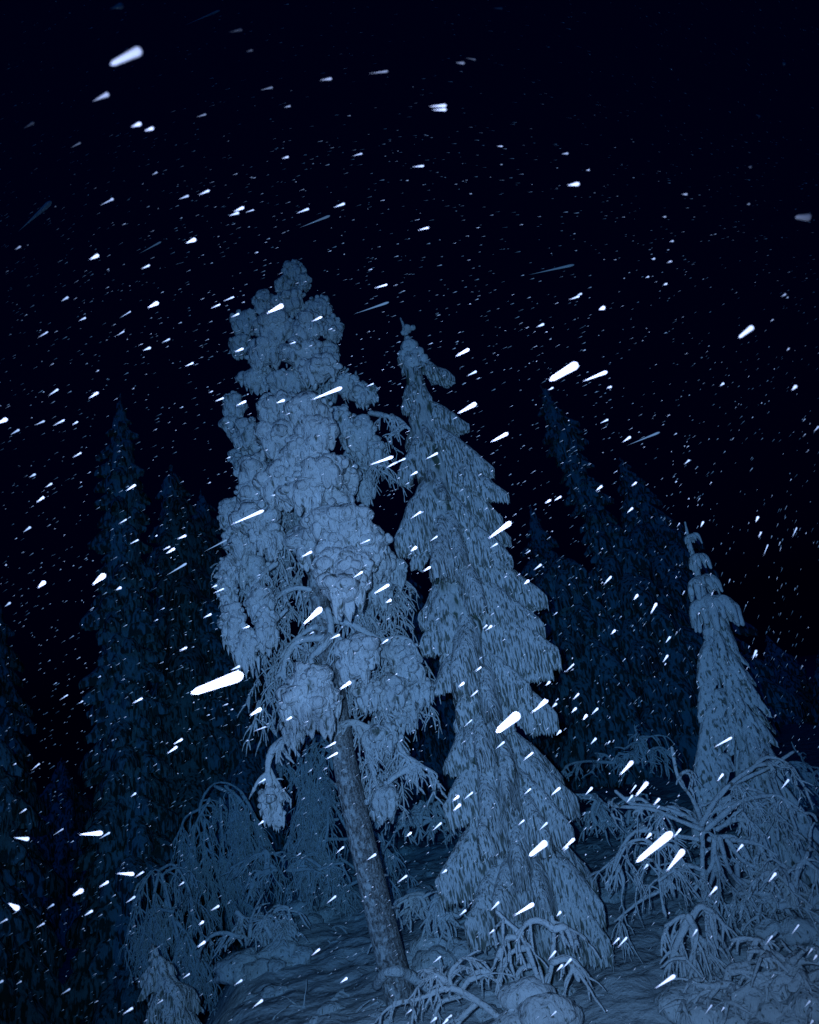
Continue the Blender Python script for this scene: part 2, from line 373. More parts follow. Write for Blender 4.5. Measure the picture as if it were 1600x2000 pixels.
# small spruce on the right with separate knobs at its top
YR = 13.2; s3 = pxm(YR)
def small_extra(root, mb):
    rng = np.random.RandomState(3)
    tr = MB(); tube(tr, spline([P(1338, 1020, YR), P(1347, 1060, YR), P(1358, 1100, YR), P(1368, 1150, YR), P(1382, 1200, YR), P(1395, 1260, YR)], 20), np.linspace(.025, .09, 21), 7, lump=.5); tr.build('leader_shoot', M_twig, root)
    for (x, y, R, nb, hg) in [(1352, 1052, 15, 5, 18), (1365, 1096, 23, 7, 28), (1376, 1144, 29, 8, 36), (1392, 1192, 42, 11, 50)]:
        k = MB(); c = P(x, y, YR)
        rw = R*s3; blob(k, c+np.array([0, 0, rw*.25]), rw*np.array([.5, .5, .36]), 3, .5, 1.8, seed=x)
        for q in range(nb+3):
            a = q*2*PI/(nb+3)+rng.uniform(-.35, .35); d = np.array([math.cos(a), math.sin(a), 0]); g = rng.uniform(.62, 1.1)
            pl = spline([c+np.array([0, 0, rw*.3]), c+d*rw*.5*g+np.array([0, 0, rw*.38]), c+d*rw*.86*g+np.array([0, 0, rw*.05]), c+d*rw*g-np.array([0, 0, rw*rng.uniform(.3, .95)])], 15)
            tube(k, pl, rw*np.interp(np.linspace(0, 1, len(pl)), [0, .5, 1], [.26, .25, .10])*rng.uniform(.75, 1.2), 8, lump=.4)
        k.build('snow_knob', M_smooth, root)
    for (tx, ty, sy, ax_, hg) in [(1440, 1262, 1190, 1395, 34), (1466, 1325, 1250, 1400, 40), (1482, 1385, 1300, 1410, 46), (1502, 1445, 1340, 1420, 50), (1532, 1500, 1390, 1425, 60),
                                  (1556, 1600, 1470, 1440, 70), (1362, 1330, 1240, 1395, 50), (1362, 1400, 1290, 1400, 50), (1365, 1470, 1340, 1410, 60), (1352, 1545, 1400, 1415, 60), (1350, 1640, 1470, 1420, 60)]:
        b = MB(); a = P(ax_, sy, YR); T = P(tx, ty, YR-.15); bough(b, a, T, np.linalg.norm(T-a)*.42, hg*s3*.6, .12+hg*s3*.16, 44, 13, True, .035, .25, rng); b.build('bough', M_smooth, root)
prof3 = [(0, .01), (.2, .02), (.26, .06), (.29, .26), (.34, .33), (.42, .37), (.52, .43), (.65, .52), (.8, .6), (1, .66)]
spruce('snowy_spruce', 'small snow-smothered spruce on the right with round snow knobs stacked under its bare tip', (1345, 1060), YR, prof3, 150, mats=(M_smooth, M_far), separate=True,
    drop=1.75, rvar=(.72, 1.2), hangf=.46, widthf=.27, nu=30, nv=11, seed=21, extra=small_extra, tipstub=False, lump=.035, teeth=.2, slump=1.3)

# background spruces
def bgprof(Y, rows, top, H): return rows
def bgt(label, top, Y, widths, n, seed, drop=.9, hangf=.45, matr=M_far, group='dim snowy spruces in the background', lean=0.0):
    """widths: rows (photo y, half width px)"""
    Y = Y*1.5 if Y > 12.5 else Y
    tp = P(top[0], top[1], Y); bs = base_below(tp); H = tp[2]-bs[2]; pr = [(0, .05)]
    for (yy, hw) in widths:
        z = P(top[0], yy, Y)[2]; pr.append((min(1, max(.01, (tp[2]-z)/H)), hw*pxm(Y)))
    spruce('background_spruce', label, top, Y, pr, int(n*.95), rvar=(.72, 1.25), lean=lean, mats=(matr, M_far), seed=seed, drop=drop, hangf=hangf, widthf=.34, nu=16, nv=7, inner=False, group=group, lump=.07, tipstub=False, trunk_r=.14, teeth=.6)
bgt('tall narrow dim spruce standing alone at left with a ragged pointed top', (236, 768), 18.5, [(830, 22), (880, 42), (960, 58), (1060, 62), (1200, 66), (1400, 72), (1600, 85), (1800, 95)], 260, 31, .55, lean=-.9)
bgt('shorter dim spruce just right of the tall narrow left spruce', (334, 908), 22, [(960, 38), (1040, 60), (1150, 85), (1300, 100), (1600, 115)], 170, 32, .8)
bgt('dimmest spruce squeezed between the shorter left spruce and the pine', (392, 955), 25, [(1040, 42), (1150, 70), (1400, 110), (1700, 120)], 130, 33, .8)
bgt('dark spruce cut off by the left edge of the picture, furthest up', (-6, 1165), 21, [(1250, 34), (1350, 55), (1450, 72), (1600, 90)], 130, 34, 1.0)
bgt('slender far spruce with a crooked column of snow right of the bright spruce', (1056, 752), 23, [(800, 22), (860, 44), (950, 38), (1050, 40), (1120, 52), (1200, 78), (1400, 110), (1600, 130)], 240, 35, .7, lean=2.6)
bgt('far spruce between the slender far spruce and the small knobbed spruce', (1210, 893), 25, [(960, 34), (1050, 55), (1130, 75), (1250, 92), (1500, 115)], 200, 36, .7, lean=1.8)
bgt('small faint spruce tip beside the bright spruce at its right', (1036, 985), 27, [(1040, 24), (1090, 40), (1200, 60), (1400, 90)], 110, 37, .7)
bgt('broad low dark spruce with a flattened top right of the bright spruce', (1090, 1092), 22, [(1110, 50), (1160, 70), (1300, 80), (1500, 100)], 110, 38, 1.0)
bgt('almost black spruce in the gap between pine and bright spruce', (800, 1120), 26, [(1180, 30), (1300, 60), (1500, 100)], 110, 39, .8)
bgt('faint spruce rising behind the small knobbed spruce at its left', (1330, 1165), 28, [(1230, 30), (1350, 60), (1500, 90)], 110, 40, .8)
bgt('faint spruce near the right edge beyond the knobbed spruce', (1545, 1330), 30, [(1380, 30), (1450, 60), (1550, 80)], 80, 41, .8)
bgt('dim spruce crown behind the hanging birch twigs at lower left', (455, 1230), 23, [(1300, 40), (1400, 70), (1600, 100)], 110, 42, .8)
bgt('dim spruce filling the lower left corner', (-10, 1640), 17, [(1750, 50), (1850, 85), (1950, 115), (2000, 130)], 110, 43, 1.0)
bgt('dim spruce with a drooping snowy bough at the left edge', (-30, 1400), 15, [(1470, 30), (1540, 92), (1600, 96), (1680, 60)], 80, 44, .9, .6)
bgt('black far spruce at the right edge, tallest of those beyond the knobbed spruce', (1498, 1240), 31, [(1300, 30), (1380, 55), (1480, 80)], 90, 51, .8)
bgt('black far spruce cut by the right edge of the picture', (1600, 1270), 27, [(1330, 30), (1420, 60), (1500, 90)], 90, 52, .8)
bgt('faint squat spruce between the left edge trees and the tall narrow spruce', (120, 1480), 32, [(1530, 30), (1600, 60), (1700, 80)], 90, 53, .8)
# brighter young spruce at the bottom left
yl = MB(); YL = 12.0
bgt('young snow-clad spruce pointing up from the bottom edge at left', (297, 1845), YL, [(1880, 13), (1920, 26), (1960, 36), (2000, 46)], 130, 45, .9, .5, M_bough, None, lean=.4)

# ------------------------------------------------------------------ the pine
YP = 11.9; s2 = pxm(YP)
axp = [(575, 520), (588, 700), (594, 850), (603, 1000), (626, 1180), (650, 1330), (672, 1480), (702, 1620), (733, 1750), (768, 1893)]
pts = [P(x, y, YP) for x, y in axp]; pb = base_below(pts[-1])
pine = thing('snowy_pine', 'tall leaning pine with bare lower trunk and cauliflower-like clumps of snow on its crown', 'tree', pb)
tm = MB(); sp_ = spline(pts+[pb+np.array([.1, 0, -.2])], 60); ww = np.interp(np.linspace(0, 1, len(sp_)), [0, .35, .55, .75, 1], [.05, .15, .19, .215, .235])
tube(tm, sp_, ww, 28); tm.build('trunk', M_bark, pine)
CL = [ # px, py, rx, ry, depth, drip
 (574,532,25,28,0,.3),(593,552,18,20,-.1,.3),(556,560,22,22,0,.3),(520,592,31,27,0,.3),(566,590,38,30,-.1,.4),(622,602,33,27,0,.4),(480,632,36,30,.1,.4),(538,640,45,34,-.3,.4),(600,642,42,34,-.3,.4),
 (648,645,24,34,0,.4),(467,676,27,26,.1,.5),(518,690,44,34,-.2,.5),(588,690,46,32,-.4,.5),(638,695,28,28,-.1,.5),(502,738,40,30,0,.5),(622,722,44,30,-.5,.5),(560,745,50,28,-.1,.5),(672,752,34,24,0,.5),
 (712,772,28,28,0,.5),(456,795,25,34,.1,.5),(452,828,22,26,.1,.5),(485,850,34,42,0,.5),(545,800,48,36,-.5,.5),(604,808,44,38,-.8,.4),(620,850,36,34,-.9,.5),(548,856,46,38,-.7,.5),(592,884,48,30,-.9,.6),(668,822,26,34,-.1,.6),
 (700,850,36,42,0,.5),(726,878,28,30,.1,.7),(498,926,40,38,-.4,.5),(556,944,54,40,-.8,.5),(628,926,50,36,-.9,.5),(672,930,30,34,-.6,.5),(590,962,46,30,-.9,.6),(712,950,24,48,.2,.6),(655,972,38,30,-.7,.6),(495,968,36,30,-.4,.7),
 (452,1006,26,36,-.1,.5),(500,1018,42,40,-.5,.5),(520,1050,32,38,-.5,.7),(470,1062,30,40,-.3,.8),(640,1018,44,34,-.9,.5),(690,1024,40,34,-.9,.5),(600,1060,32,40,-.6,.8),(716,1062,40,34,-.8,.5),(662,1068,46,32,-.9,.5),(745,1098,26,32,-.4,.7),
 (650,1112,32,34,-1.0,.6),(690,1112,34,36,-1.0,.6),(668,1148,40,36,-1.1,1.2),(772,1120,22,32,0,.9),(742,1150,28,26,0,1.2),(446,1118,22,34,-.4,.8),(444,1160,20,38,-.4,1.0),(492,1112,32,34,-.1,.9),(456,1222,24,48,-.5,1.0),
 (480,1268,24,40,-.5,1.4),(508,1178,26,36,-.4,.8),(520,1228,22,44,-.5,1.4),(700,1272,40,28,-.7,.8),(692,1305,32,24,-.7,1.2),(775,1272,40,26,-.1,.6),(792,1310,40,32,-.1,.7),(818,1346,26,26,0,.9),(765,1352,34,30,-.2,.9),
 (716,1352,26,24,-.4,1.2),(604,1332,36,32,-.9,.5),(588,1372,34,40,-.9,.9),(624,1376,30,38,-.9,1.1),(648,1372,16,26,-.8,1.5),(578,1420,24,28,-.7,1.2),(790,1392,24,28,0,1.4),(528,1568,20,32,-.4,.9),(542,1590,12,24,-.4,1.4),(746,1442,34,26,-.2,.9),(745,1560,28,30,-.1,1.0),
 (700,900,30,40,.5,.6),(560,1000,40,36,.6,.6),(540,900,60,60,.8,.5),(610,760,60,60,.8,.5),(540,1080,40,40,.7,1),(700,1180,34,34,.5,1.2),(470,900,26,34,.5,.6)]
rngp = np.random.RandomState(77)
for (x, y, rx, ry, dy, dr) in CL:
    b = MB(); rxm, rym = rx*s2*.95, ry*s2*.93
    clump(b, P(x, y, YP+dy*1.9), (rxm, min(rxm, rym)*1.05, rym), dr, n=17, small=26, rng=rngp); b.build('snow_clump', M_clump, pine)
BR = [ # branch polylines with radius px and depth offset
 ([(626,1195),(650,1210),(690,1220),(722,1240),(748,1250),(775,1246),(800,1252),(822,1290)],7,-.3,2),
 ([(640,1190),(645,1215),(645,1245),(626,1268),(608,1284),(610,1300),(592,1316)],7,-.6,1),
 ([(632,1246),(600,1248),(574,1258),(557,1290),(553,1312),(540,1322)],6.5,-.4,1),([(557,1295),(556,1318),(566,1332)],4,-.4,1),
 ([(606,1152),(580,1148),(552,1158),(535,1172),(526,1186)],5.5,-.3,1),([(596,1028),(566,1040),(548,1064),(534,1090)],7,-.2,1),
 ([(620,1222),(596,1235),(574,1252),(548,1284)],5,-.1,1),([(668,1416),(692,1411),(716,1420),(745,1422),(772,1440)],6.5,-.2,2),
 ([(712,1362),(735,1376),(752,1396),(768,1430)],5.5,-.3,1),([(772,1440),(790,1475),(812,1490),(845,1508)],5.5,-.2,2),([(760,1525),(785,1508),(812,1498),(830,1515)],6,-.2,1),
 ([(610,1405),(575,1432),(545,1452),(530,1470),(523,1500),(528,1545)],7.5,-.8,1),([(523,1500),(538,1525),(556,1560)],4.5,-.6,1),([(722,806),(752,812),(775,818),(800,838)],6,.1,2),
 ([(655,1240),(668,1250),(690,1262)],5,-.6,1),([(560,1190),(540,1210),(510,1235)],5,-.5,1),([(540,1100),(515,1120),(490,1150)],5,-.5,1),([(700,1420),(716,1460),(726,1500),(738,1540)],5,-.3,2),
 ([(700,1190),(730,1215),(748,1250)],4,.3,1),([(660,1190),(690,1205),(712,1200)],4,.2,1)]
for (pl, r, dy, g) in BR:
    b = MB(); q = spline([P(x, y, YP+dy) for x, y in pl], 26); tube(b, q, np.linspace(r*s2, r*s2*.7, len(q)), 8, lump=.35)
    for k in range(6*g):
        i = random.randint(len(q)//5, len(q)-2); twig(b, q[i], (random.uniform(-1, 1), random.uniform(-1, .6), random.uniform(-1.2, .1)), random.uniform(.2, .45), r*s2*.5, 1, .4, seg=5, kids=3)
    b.build('branch', M_twig, pine)
TW = [(500,1130,70,50,40),(560,1220,60,90,60),(600,1120,50,40,30),(590,1290,50,60,40),(530,1330,30,80,30),(730,1190,50,60,46),(690,1330,50,40,30),(725,890,30,40,40),(745,1500,45,60,60),(790,1330,50,60,50),(750,1410,40,40,30),(640,740,60,25,20),(655,1340,30,40,16),(760,1160,30,40,24),(455,1120,25,50,14),(545,990,40,30,26)]
for (x, y, rx, ry, n) in TW:
    b = MB()
    for k in range(n):
        p = P(x+random.uniform(-1, 1)*rx, y+random.uniform(-1, .8)*ry, YP+random.uniform(.25, .9))
        twig(b, p, (random.uniform(-1, 1), random.uniform(-1, 1), random.uniform(-1.2, .2)), random.uniform(.3, .6), .022, 1, .45, seg=6, kids=4)
    b.build('twig_cluster', M_twig, pine)
random.seed(31)
for f in (.55, .58, .63, .66, .70, .76, .81, .88):
    p = sp_[int(f*len(sp_))]; a = random.uniform(PI, 2*PI); d = np.array([math.cos(a), math.sin(a)*.8, random.uniform(-.3, .2)])
    b = MB(); tube(b, [p+d*.12, p+d*.24, p+d*random.uniform(.28, .42)], [.026, .02, .012], 6, lump=.3); b.build('broken_stub', M_bark, pine)
# snow collar round the foot of the trunk
b = MB(); a = [P(735,1925,YP-.1),P(750,1903,YP-.5),P(775,1897,YP-.6),P(800,1905,YP-.3),P(835,1930,YP-.2)]
tube(b, spline(a, 20), .07, 8, lump=.3); b.build('snow_collar', M_twig, pine)

# ------------------------------------------------------------------ birches bent and coated in snow, shrubs
def plant(name, label, cat, stems, Y, seed, r=.045, gens=2, droop=.4, kids=5, n=5, group=None, twl=(.5, 1.0), per=5, matr=None, wob=.35, rf_=.6):
    random.seed(seed); bs = None; allq = []
    for st in stems:
        Yd = Y+random.uniform(-.25, .25)
        allq.append(spline([P(x, y, Yd) for x, y in st], 22))
    bs = base_below(allq[0][0]); root = thing(name, label, cat, bs, group)
    for q in allq:
        m = MB(); tube(m, q, np.linspace(r, r*.6, len(q)), 7, lump=.3)
        for k in range(per):
            i = random.randint(len(q)//4, len(q)-1); tdir = q[min(i+1, len(q)-1)]-q[i-1]; tdir /= np.linalg.norm(tdir)+1e-9
            d = tdir*.6+np.array([random.uniform(-1, 1), random.uniform(-1, 1), random.uniform(-.7, .3)])
            twig(m, q[i], d, random.uniform(*twl), r*rf_, gens-1, droop, kids=kids, n=n, wob=wob)
        m.build('branch', matr or M_twig, root)
    return root
# web of hanging twigs behind the pine's trunk
plant('snowy_birch', 'dim birch with hanging snow-coated twigs behind and left of the pine trunk', 'tree',
  [[(740,1850),(690,1640),(650,1470),(610,1440),(575,1520)],[(690,1640),(640,1560),(590,1560),(565,1640)],[(690,1640),(640,1640),(600,1660),(580,1720)],[(650,1470),(620,1500),(600,1560),(600,1620)],[(650,1470),(600,1430),(560,1450),(545,1540)],
   [(700,1700),(660,1680),(640,1740),(635,1790)],[(700,1650),(720,1620),(750,1650),(765,1700)],[(670,1550),(630,1520),(600,1600)],[(650,1500),(640,1450),(625,1500)],[(700,1720),(670,1740),(650,1790)],[(660,1600),(620,1610),(590,1690)],[(640,1560),(640,1620),(625,1690)]], 18.5, 5, r=.045, gens=3, per=9, kids=4, twl=(.65, 1.2), droop=.75)
plant('snowy_birch', 'bowed snow-coated birch with a rounded top left of the pine at mid-height', 'tree',
  [[(450,1800),(410,1650),(390,1580),(420,1530),(470,1545),(505,1620)],[(390,1580),(360,1600),(350,1650)],[(420,1535),(455,1560),(465,1650),(460,1720)],[(440,1535),(480,1580),(490,1680)],[(470,1545),(500,1600),(530,1700)],[(400,1600),(400,1680),(420,1740)],[(430,1560),(435,1640),(440,1700)],[(455,1545),(470,1600),(475,1680)],[(410,1560),(380,1620),(385,1700)]], 19.5, 6, r=.045, gens=3, per=9, kids=4, twl=(.65, 1.2), droop=.8)
plant('snowy_birch', 'low drooping birch thicket above the young spruce at lower left', 'tree',
  [[(380,1950),(340,1800),(310,1700),(275,1730),(262,1790)],[(310,1700),(340,1690),(370,1740),(380,1800)],[(310,1705),(300,1760),(305,1830)],[(320,1720),(330,1790),(350,1850)],[(340,1780),(290,1780),(280,1850)],[(345,1800),(370,1830),(400,1880)]], 17.5, 8, r=.042, gens=3, per=9, kids=4, twl=(.6, 1.1), droop=.8)
# shrub in front of the small spruce
plant('snowy_shrub', 'tangled snow-loaded shrub with long arching limbs below the knobbed small spruce', 'shrub',
  [[(1375,1780),(1372,1700),(1370,1610),(1352,1560),(1325,1520),(1312,1460)],[(1370,1610),(1330,1590),(1280,1575),(1235,1570),(1202,1545)],[(1370,1620),(1320,1600),(1270,1580),(1205,1575)],[(1372,1640),(1300,1630),(1240,1625),(1200,1680)],[(1370,1610),(1400,1560),(1440,1520),(1470,1500),(1490,1478)],
   [(1375,1600),(1420,1540),(1500,1500),(1550,1468)],[(1378,1600),(1420,1560),(1460,1540),(1505,1560),(1470,1580)],[(1380,1620),(1440,1570),(1490,1555),(1530,1560),(1555,1620)],[(1400,1580),(1470,1560),(1510,1560),(1520,1640)],[(1385,1640),(1405,1635),(1440,1640),(1480,1700),(1540,1745)],
   [(1405,1635),(1425,1700),(1460,1730),(1530,1780)],[(1395,1640),(1390,1690),(1355,1740)],[(1400,1640),(1395,1700),(1380,1750)],[(1420,1640),(1450,1680),(1490,1700)],[(1440,1690),(1440,1740),(1430,1800)],[(1430,1640),(1480,1650),(1500,1690)],[(1440,1720),(1480,1730),(1510,1790)],[(1375,1700),(1340,1690),(1300,1700)],[(1400,1620),(1440,1600),(1480,1620),(1510,1680)]],
  12.0, 9, r=.043, gens=3, per=4, kids=3, twl=(.3, .62), droop=.4, n=6, wob=.7, rf_=.72)
plant('snowy_shrub', 'thin upright snow-dusted sapling left of the tangled right shrub', 'shrub',
  [[(1300,1790),(1290,1740),(1287,1680),(1285,1620)],[(1290,1700),(1270,1680),(1245,1730)],[(1287,1660),(1310,1650),(1340,1690)],[(1287,1720),(1320,1700),(1340,1725)],[(1287,1660),(1260,1640),(1225,1650),(1200,1700)],[(1290,1740),(1250,1760),(1200,1800)]], 11.6, 10, r=.026, gens=2, per=5, kids=3, twl=(.3, .6), droop=.5)
plant('snowy_shrub', 'snow-bowed shrub with hanging tips under the tangled right shrub', 'shrub',
  [[(1350,1950),(1355,1850),(1340,1790),(1300,1810)],[(1345,1800),(1370,1770),(1390,1800),(1400,1850)],[(1350,1820),(1380,1850),(1390,1920)],[(1342,1800),(1320,1850),(1310,1880)],[(1345,1790),(1360,1830),(1345,1890)]], 10.6, 12, r=.045, gens=2, per=5, kids=4, twl=(.3, .6), droop=.6)
plant('snowy_shrub', 'forked snow-coated shrub in front of the foot of the bright spruce', 'shrub',
  [[(1060,1950),(1052,1915),(1040,1880),(1020,1830),(990,1800),(970,1780)],[(1060,1945),(1075,1900),(1080,1860),(1082,1820),(1078,1790)],[(1040,1885),(1015,1895),(1005,1930)],[(1010,1830),(990,1835),(975,1870)],[(1082,1815),(1060,1800),(1035,1800),(1010,1825)],[(1078,1880),(1100,1870),(1125,1880),(1140,1910)],[(1082,1815),(1105,1812),(1118,1845)],[(1060,1940),(1020,1940),(990,1975)],[(1030,1850),(1000,1860),(985,1890)],[(1080,1880),(1110,1875),(1130,1915)]],
  10.0, 13, r=.042, gens=2, per=3, kids=2, twl=(.2, .4), droop=.5, n=7)
plant('fallen_branch', 'snow-covered fallen branch fanning across the snow at bottom centre', 'branch',
  [[(1000,2010),(940,1960),(880,1930),(820,1950),(770,1960)],[(940,1960),(890,1935),(860,1900),(840,1890)],[(880,1930),(880,1900),(905,1870)],[(900,1945),(860,1960),(845,2000)],[(930,1960),(900,1990),(895,2010)],[(870,1915),(850,1905),(830,1895)],[(900,1935),(930,1900),(960,1900)]], 9.9, 14, r=.036, gens=2, per=5, kids=3, twl=(.2, .45), droop=.25)
for (lab, x, y, Yd, sd) in [('snowy bush between the pine base and the bright spruce', 860, 1740, 13.5, 22),
    ('snow-covered bush at the right edge level with the tangled shrub', 1560, 1720, 11.5, 23), ('rounded snowed-in bush in the bottom right corner', 1540, 1880, 9.6, 24), ('dim bush beyond the left end of the ground', 500, 1780, 15, 25),
    ('far snowy thicket right of the bright spruce low down', 1200, 1560, 16, 26), ('far thicket of snowy stems behind the sapling', 1240, 1440, 19, 27), ('snowed thicket beyond the knobbed spruce at right', 1580, 1480, 17, 28), ('dark thicket between the pine trunk and bright spruce', 830, 1560, 17, 29), ('far bush at the lower left between birch and pine', 560, 1650, 18, 30),
    ('snowy bush just left of the bottom right corner bush', 1440, 1900, 9.9, 31)]:
    random.seed(sd); c = P(x, y, Yd); st = []
    for k in range(8):
        a = random.uniform(.1, PI-.1); L = random.uniform(40, 90)*12/Yd; q = [(x+random.uniform(-40, 40), y+50)]
        for e in range(4): q.append((q[-1][0]+math.cos(a)*L*.35+random.uniform(-14, 14), q[-1][1]-math.sin(a)*L*(.55-.3*e)+random.uniform(-14, 14)))
        st.append(q)
    r_ = plant('snowy_bush', lab, 'bush', st, Yd, sd, r=.05, gens=2, per=6, kids=3, twl=(.25, .6), droop=.3, wob=.6, rf_=.75)
    m = MB(); g0 = base_below(c)
    for k in range(9):
        blob(m, g0+np.array([random.uniform(-.7, .7), random.uniform(-.4, .4), random.uniform(0, .3)]), np.array([1, .9, .6])*random.uniform(.15, .38), 3, .5, 1.8, seed=k+sd)
    m.build('snow_mound', M_smooth, r_)
def bump_thing(lab, x, y, Yd, R, k):
    m = MB(); c = P(x, y, Yd); rng = np.random.RandomState(k)
    for q in range(10): blob(m, c+rng.uniform(-1, 1, 3)*np.array(R)*.6, np.array(R)*rng.uniform(.4, .75), 3, .4, 1.7, seed=q+k)
    o = m.build('snow_hummock', M_smooth); tag(o, lab, 'snow hummock')
rngh = np.random.RandomState(4)
hm = MB()
for q in range(90):
    x, y = rngh.uniform(430, 1600), rngh.uniform(1640, 2000)
    if 1150 < x < 1330: continue
    g = onground(x, y)
    if g is None: continue
    r = rngh.uniform(.06, .26)
    blob(hm, g+np.array([0, 0, -r*.1]), np.array([rngh.uniform(.8, 1.6), 1, rngh.uniform(.45, .9)])*r, 3, .55, 2.2, seed=q)
tag(hm.build('snow_lumps', M_smooth), 'countless snow-buried sprigs and lumps covering the forest floor', 'snow lumps', kind='stuff')
random.seed(12); ug = MB()
for q in range(130):
    x, y = random.uniform(400, 1600), random.uniform(1560, 2000)
    if 1160 < x < 1340 and y > 1780: continue
    g = onground(x, y)
    if g is None: continue
    twig(ug, g-np.array([0, 0, .05]), (random.uniform(-1, 1), random.uniform(-1, 1), random.uniform(.2, 1.4)), random.uniform(.25, .7), random.uniform(.02, .045), 1, .5, seg=6, kids=3, wob=.7)
tag(ug.build('snowy_undergrowth', M_twig), 'low tangle of snow-coated sprigs poking out of the forest floor', 'undergrowth', kind='stuff')
bump_thing('smooth snow hummock at the foot of the forked shrub, bottom centre', 1050, 1985, 9.6, (.55, .35, .28), 3)

# ------------------------------------------------------------------ air volume added to tint distant snow blue
hz = MB(); x0, x1, y0, y1, z0, z1 = -420, 420, -40, 520, -30, 60
hz.add([(x0,y0,z0),(x1,y0,z0),(x1,y1,z0),(x0,y1,z0),(x0,y0,z1),(x1,y0,z1),(x1,y1,z1),(x0,y1,z1)], None, [(0,3,2,1),(4,5,6,7),(0,1,5,4),(1,2,6,5),(2,3,7,6),(3,0,4,7)])
mh = bpy.data.materials.new('red_absorbing_air'); mh.use_nodes = True; nt = mh.node_tree; nt.nodes.clear()
ou = nt.nodes.new('ShaderNodeOutputMaterial'); va = nt.nodes.new('ShaderNodeVolumePrincipled')
va.inputs['Density'].default_value = TINT_DENSITY; va.inputs['Color'].default_value = (0, 0, 0, 1); va.inputs['Absorption Color'].default_value = (.0, .64, .9, 1)  # no scatter; takes red out of the flash with distance
nt.links.new(va.outputs[0], ou.inputs['Volume'])
ho = hz.build('tint_volume', mh); ho.data.polygons.foreach_set('use_smooth', np.zeros(6, bool)); tag(ho, 'unseen air volume added to absorb red light and turn distant snow blue', 'tint_volume', kind='stuff')

# ------------------------------------------------------------------ falling snow
FL = np.array([(250,110,60,-30),(200,187,32,-15),(65,415,70,-55),(610,430,70,-28),(460,60,25,-5),(750,140,40,-5),(845,210,40,-2),(960,155,15,3),(1040,155,20,4),(1325,150,18,10),(1460,80,8,12),(1480,103,12,12),
 (1120,360,25,-3),(1560,425,30,0),(1460,645,26,-22),(1100,725,50,-32),(1165,733,45,-17),(1500,1100,8,-22),(1450,1135,9,-28),(1290,1640,65,-55),(1320,1680,32,-42),(995,1410,40,-35),(425,1335,95,-35),
 (700,1660,14,-10),(1000,1040,40,-30),(650,765,55,-22),(490,1008,60,-28),(1560,750,10,-12),(300,1500,16,-12),(1240,1500,14,-20),(1400,1850,16,-24),(100,1150,16,-12),(100,800,16,-9)], float)
def flow(x, y):
    d2 = (FL[:, 0]-x)**2+(FL[:, 1]-y)**2+60**2; ww_ = 1/d2**1.3
    v = FL[:, 2:]/np.linalg.norm(FL[:, 2:], axis=1)[:, None]; s = (v*ww_[:, None]).sum(0); return s/np.linalg.norm(s)
def tear(n=10, k=.14, rings=11, blunt=0.0):
    a_ = np.linspace(0, PI/2, rings//2); s = np.concatenate([k*(1-np.cos(a_)), np.linspace(k, 1, rings-rings//2+1)[1:]])
    r = np.where(s <= k+1e-6, np.sqrt(np.clip(1-(1-s/k)**2, 0, 1)), blunt+(1-blunt)*(1-(s-k)/(1-k))**1.15); r[-1] = 0.0
    a = np.arange(n)*2*PI/n; m = len(s)
    V = np.stack([r[:, None]*np.cos(a), r[:, None]*np.sin(a), (1-s)[:, None]*np.ones(n)], -1).reshape(-1, 3)
    i = np.arange(m-1)[:, None]*n; j = np.arange(n)[None, :]; j2 = (j+1) % n
    return V, np.stack([i+j, i+n+j, i+n+j2, i+j2], -1).reshape(-1, 4)
TM = []
for kk in (.34, .2, .12):
    tV, tF = tear(10, kk); mbt = MB(); mbt.add(tV, None, tF); tme = mbt.mesh('snowflake'); tme.materials.append(M_flake); TM.append(tme)
tV, tF = tear(12, .13, 13, .5); mbt = MB(); mbt.add(tV, None, tF); tme = mbt.mesh('snowflake'); tme.materials.append(M_flake); TM.append(tme)
lV, lF = tear(5, .2, 7)
def frame(hx, hy, dx, dy, wpx, D):
    """head at pixel, streak vector tail->head in px, width px, distance along the view"""
    def Q(px, py): return CAM+ray(px, py)*D
    H = Q(hx, hy); T = Q(hx-dx, hy-dy); z = H-T; L = np.linalg.norm(z); z = z/L
    x = np.cross(z, fw); x /= np.linalg.norm(x); y = np.cross(z, x); r = wpx*D/F/2
    return T, x*r, y*r, z*L
def put(hx, hy, dx, dy, wpx, D, label, group=None):
    T, x, y, z = frame(hx, hy, dx, dy, wpx, D)
    asp = math.hypot(dx, dy)/wpx; o = bpy.data.objects.new('snowflake', TM[3] if wpx > 10.5 else TM[0] if asp < 2 else TM[1] if asp < 3.6 else TM[2]); COL.objects.link(o)
    o.matrix_world = Matrix(((x[0], y[0], z[0], T[0]), (x[1], y[1], z[1], T[1]), (x[2], y[2], z[2], T[2]), (0, 0, 0, 1)))
    tag(o, label, 'snowflake', group)
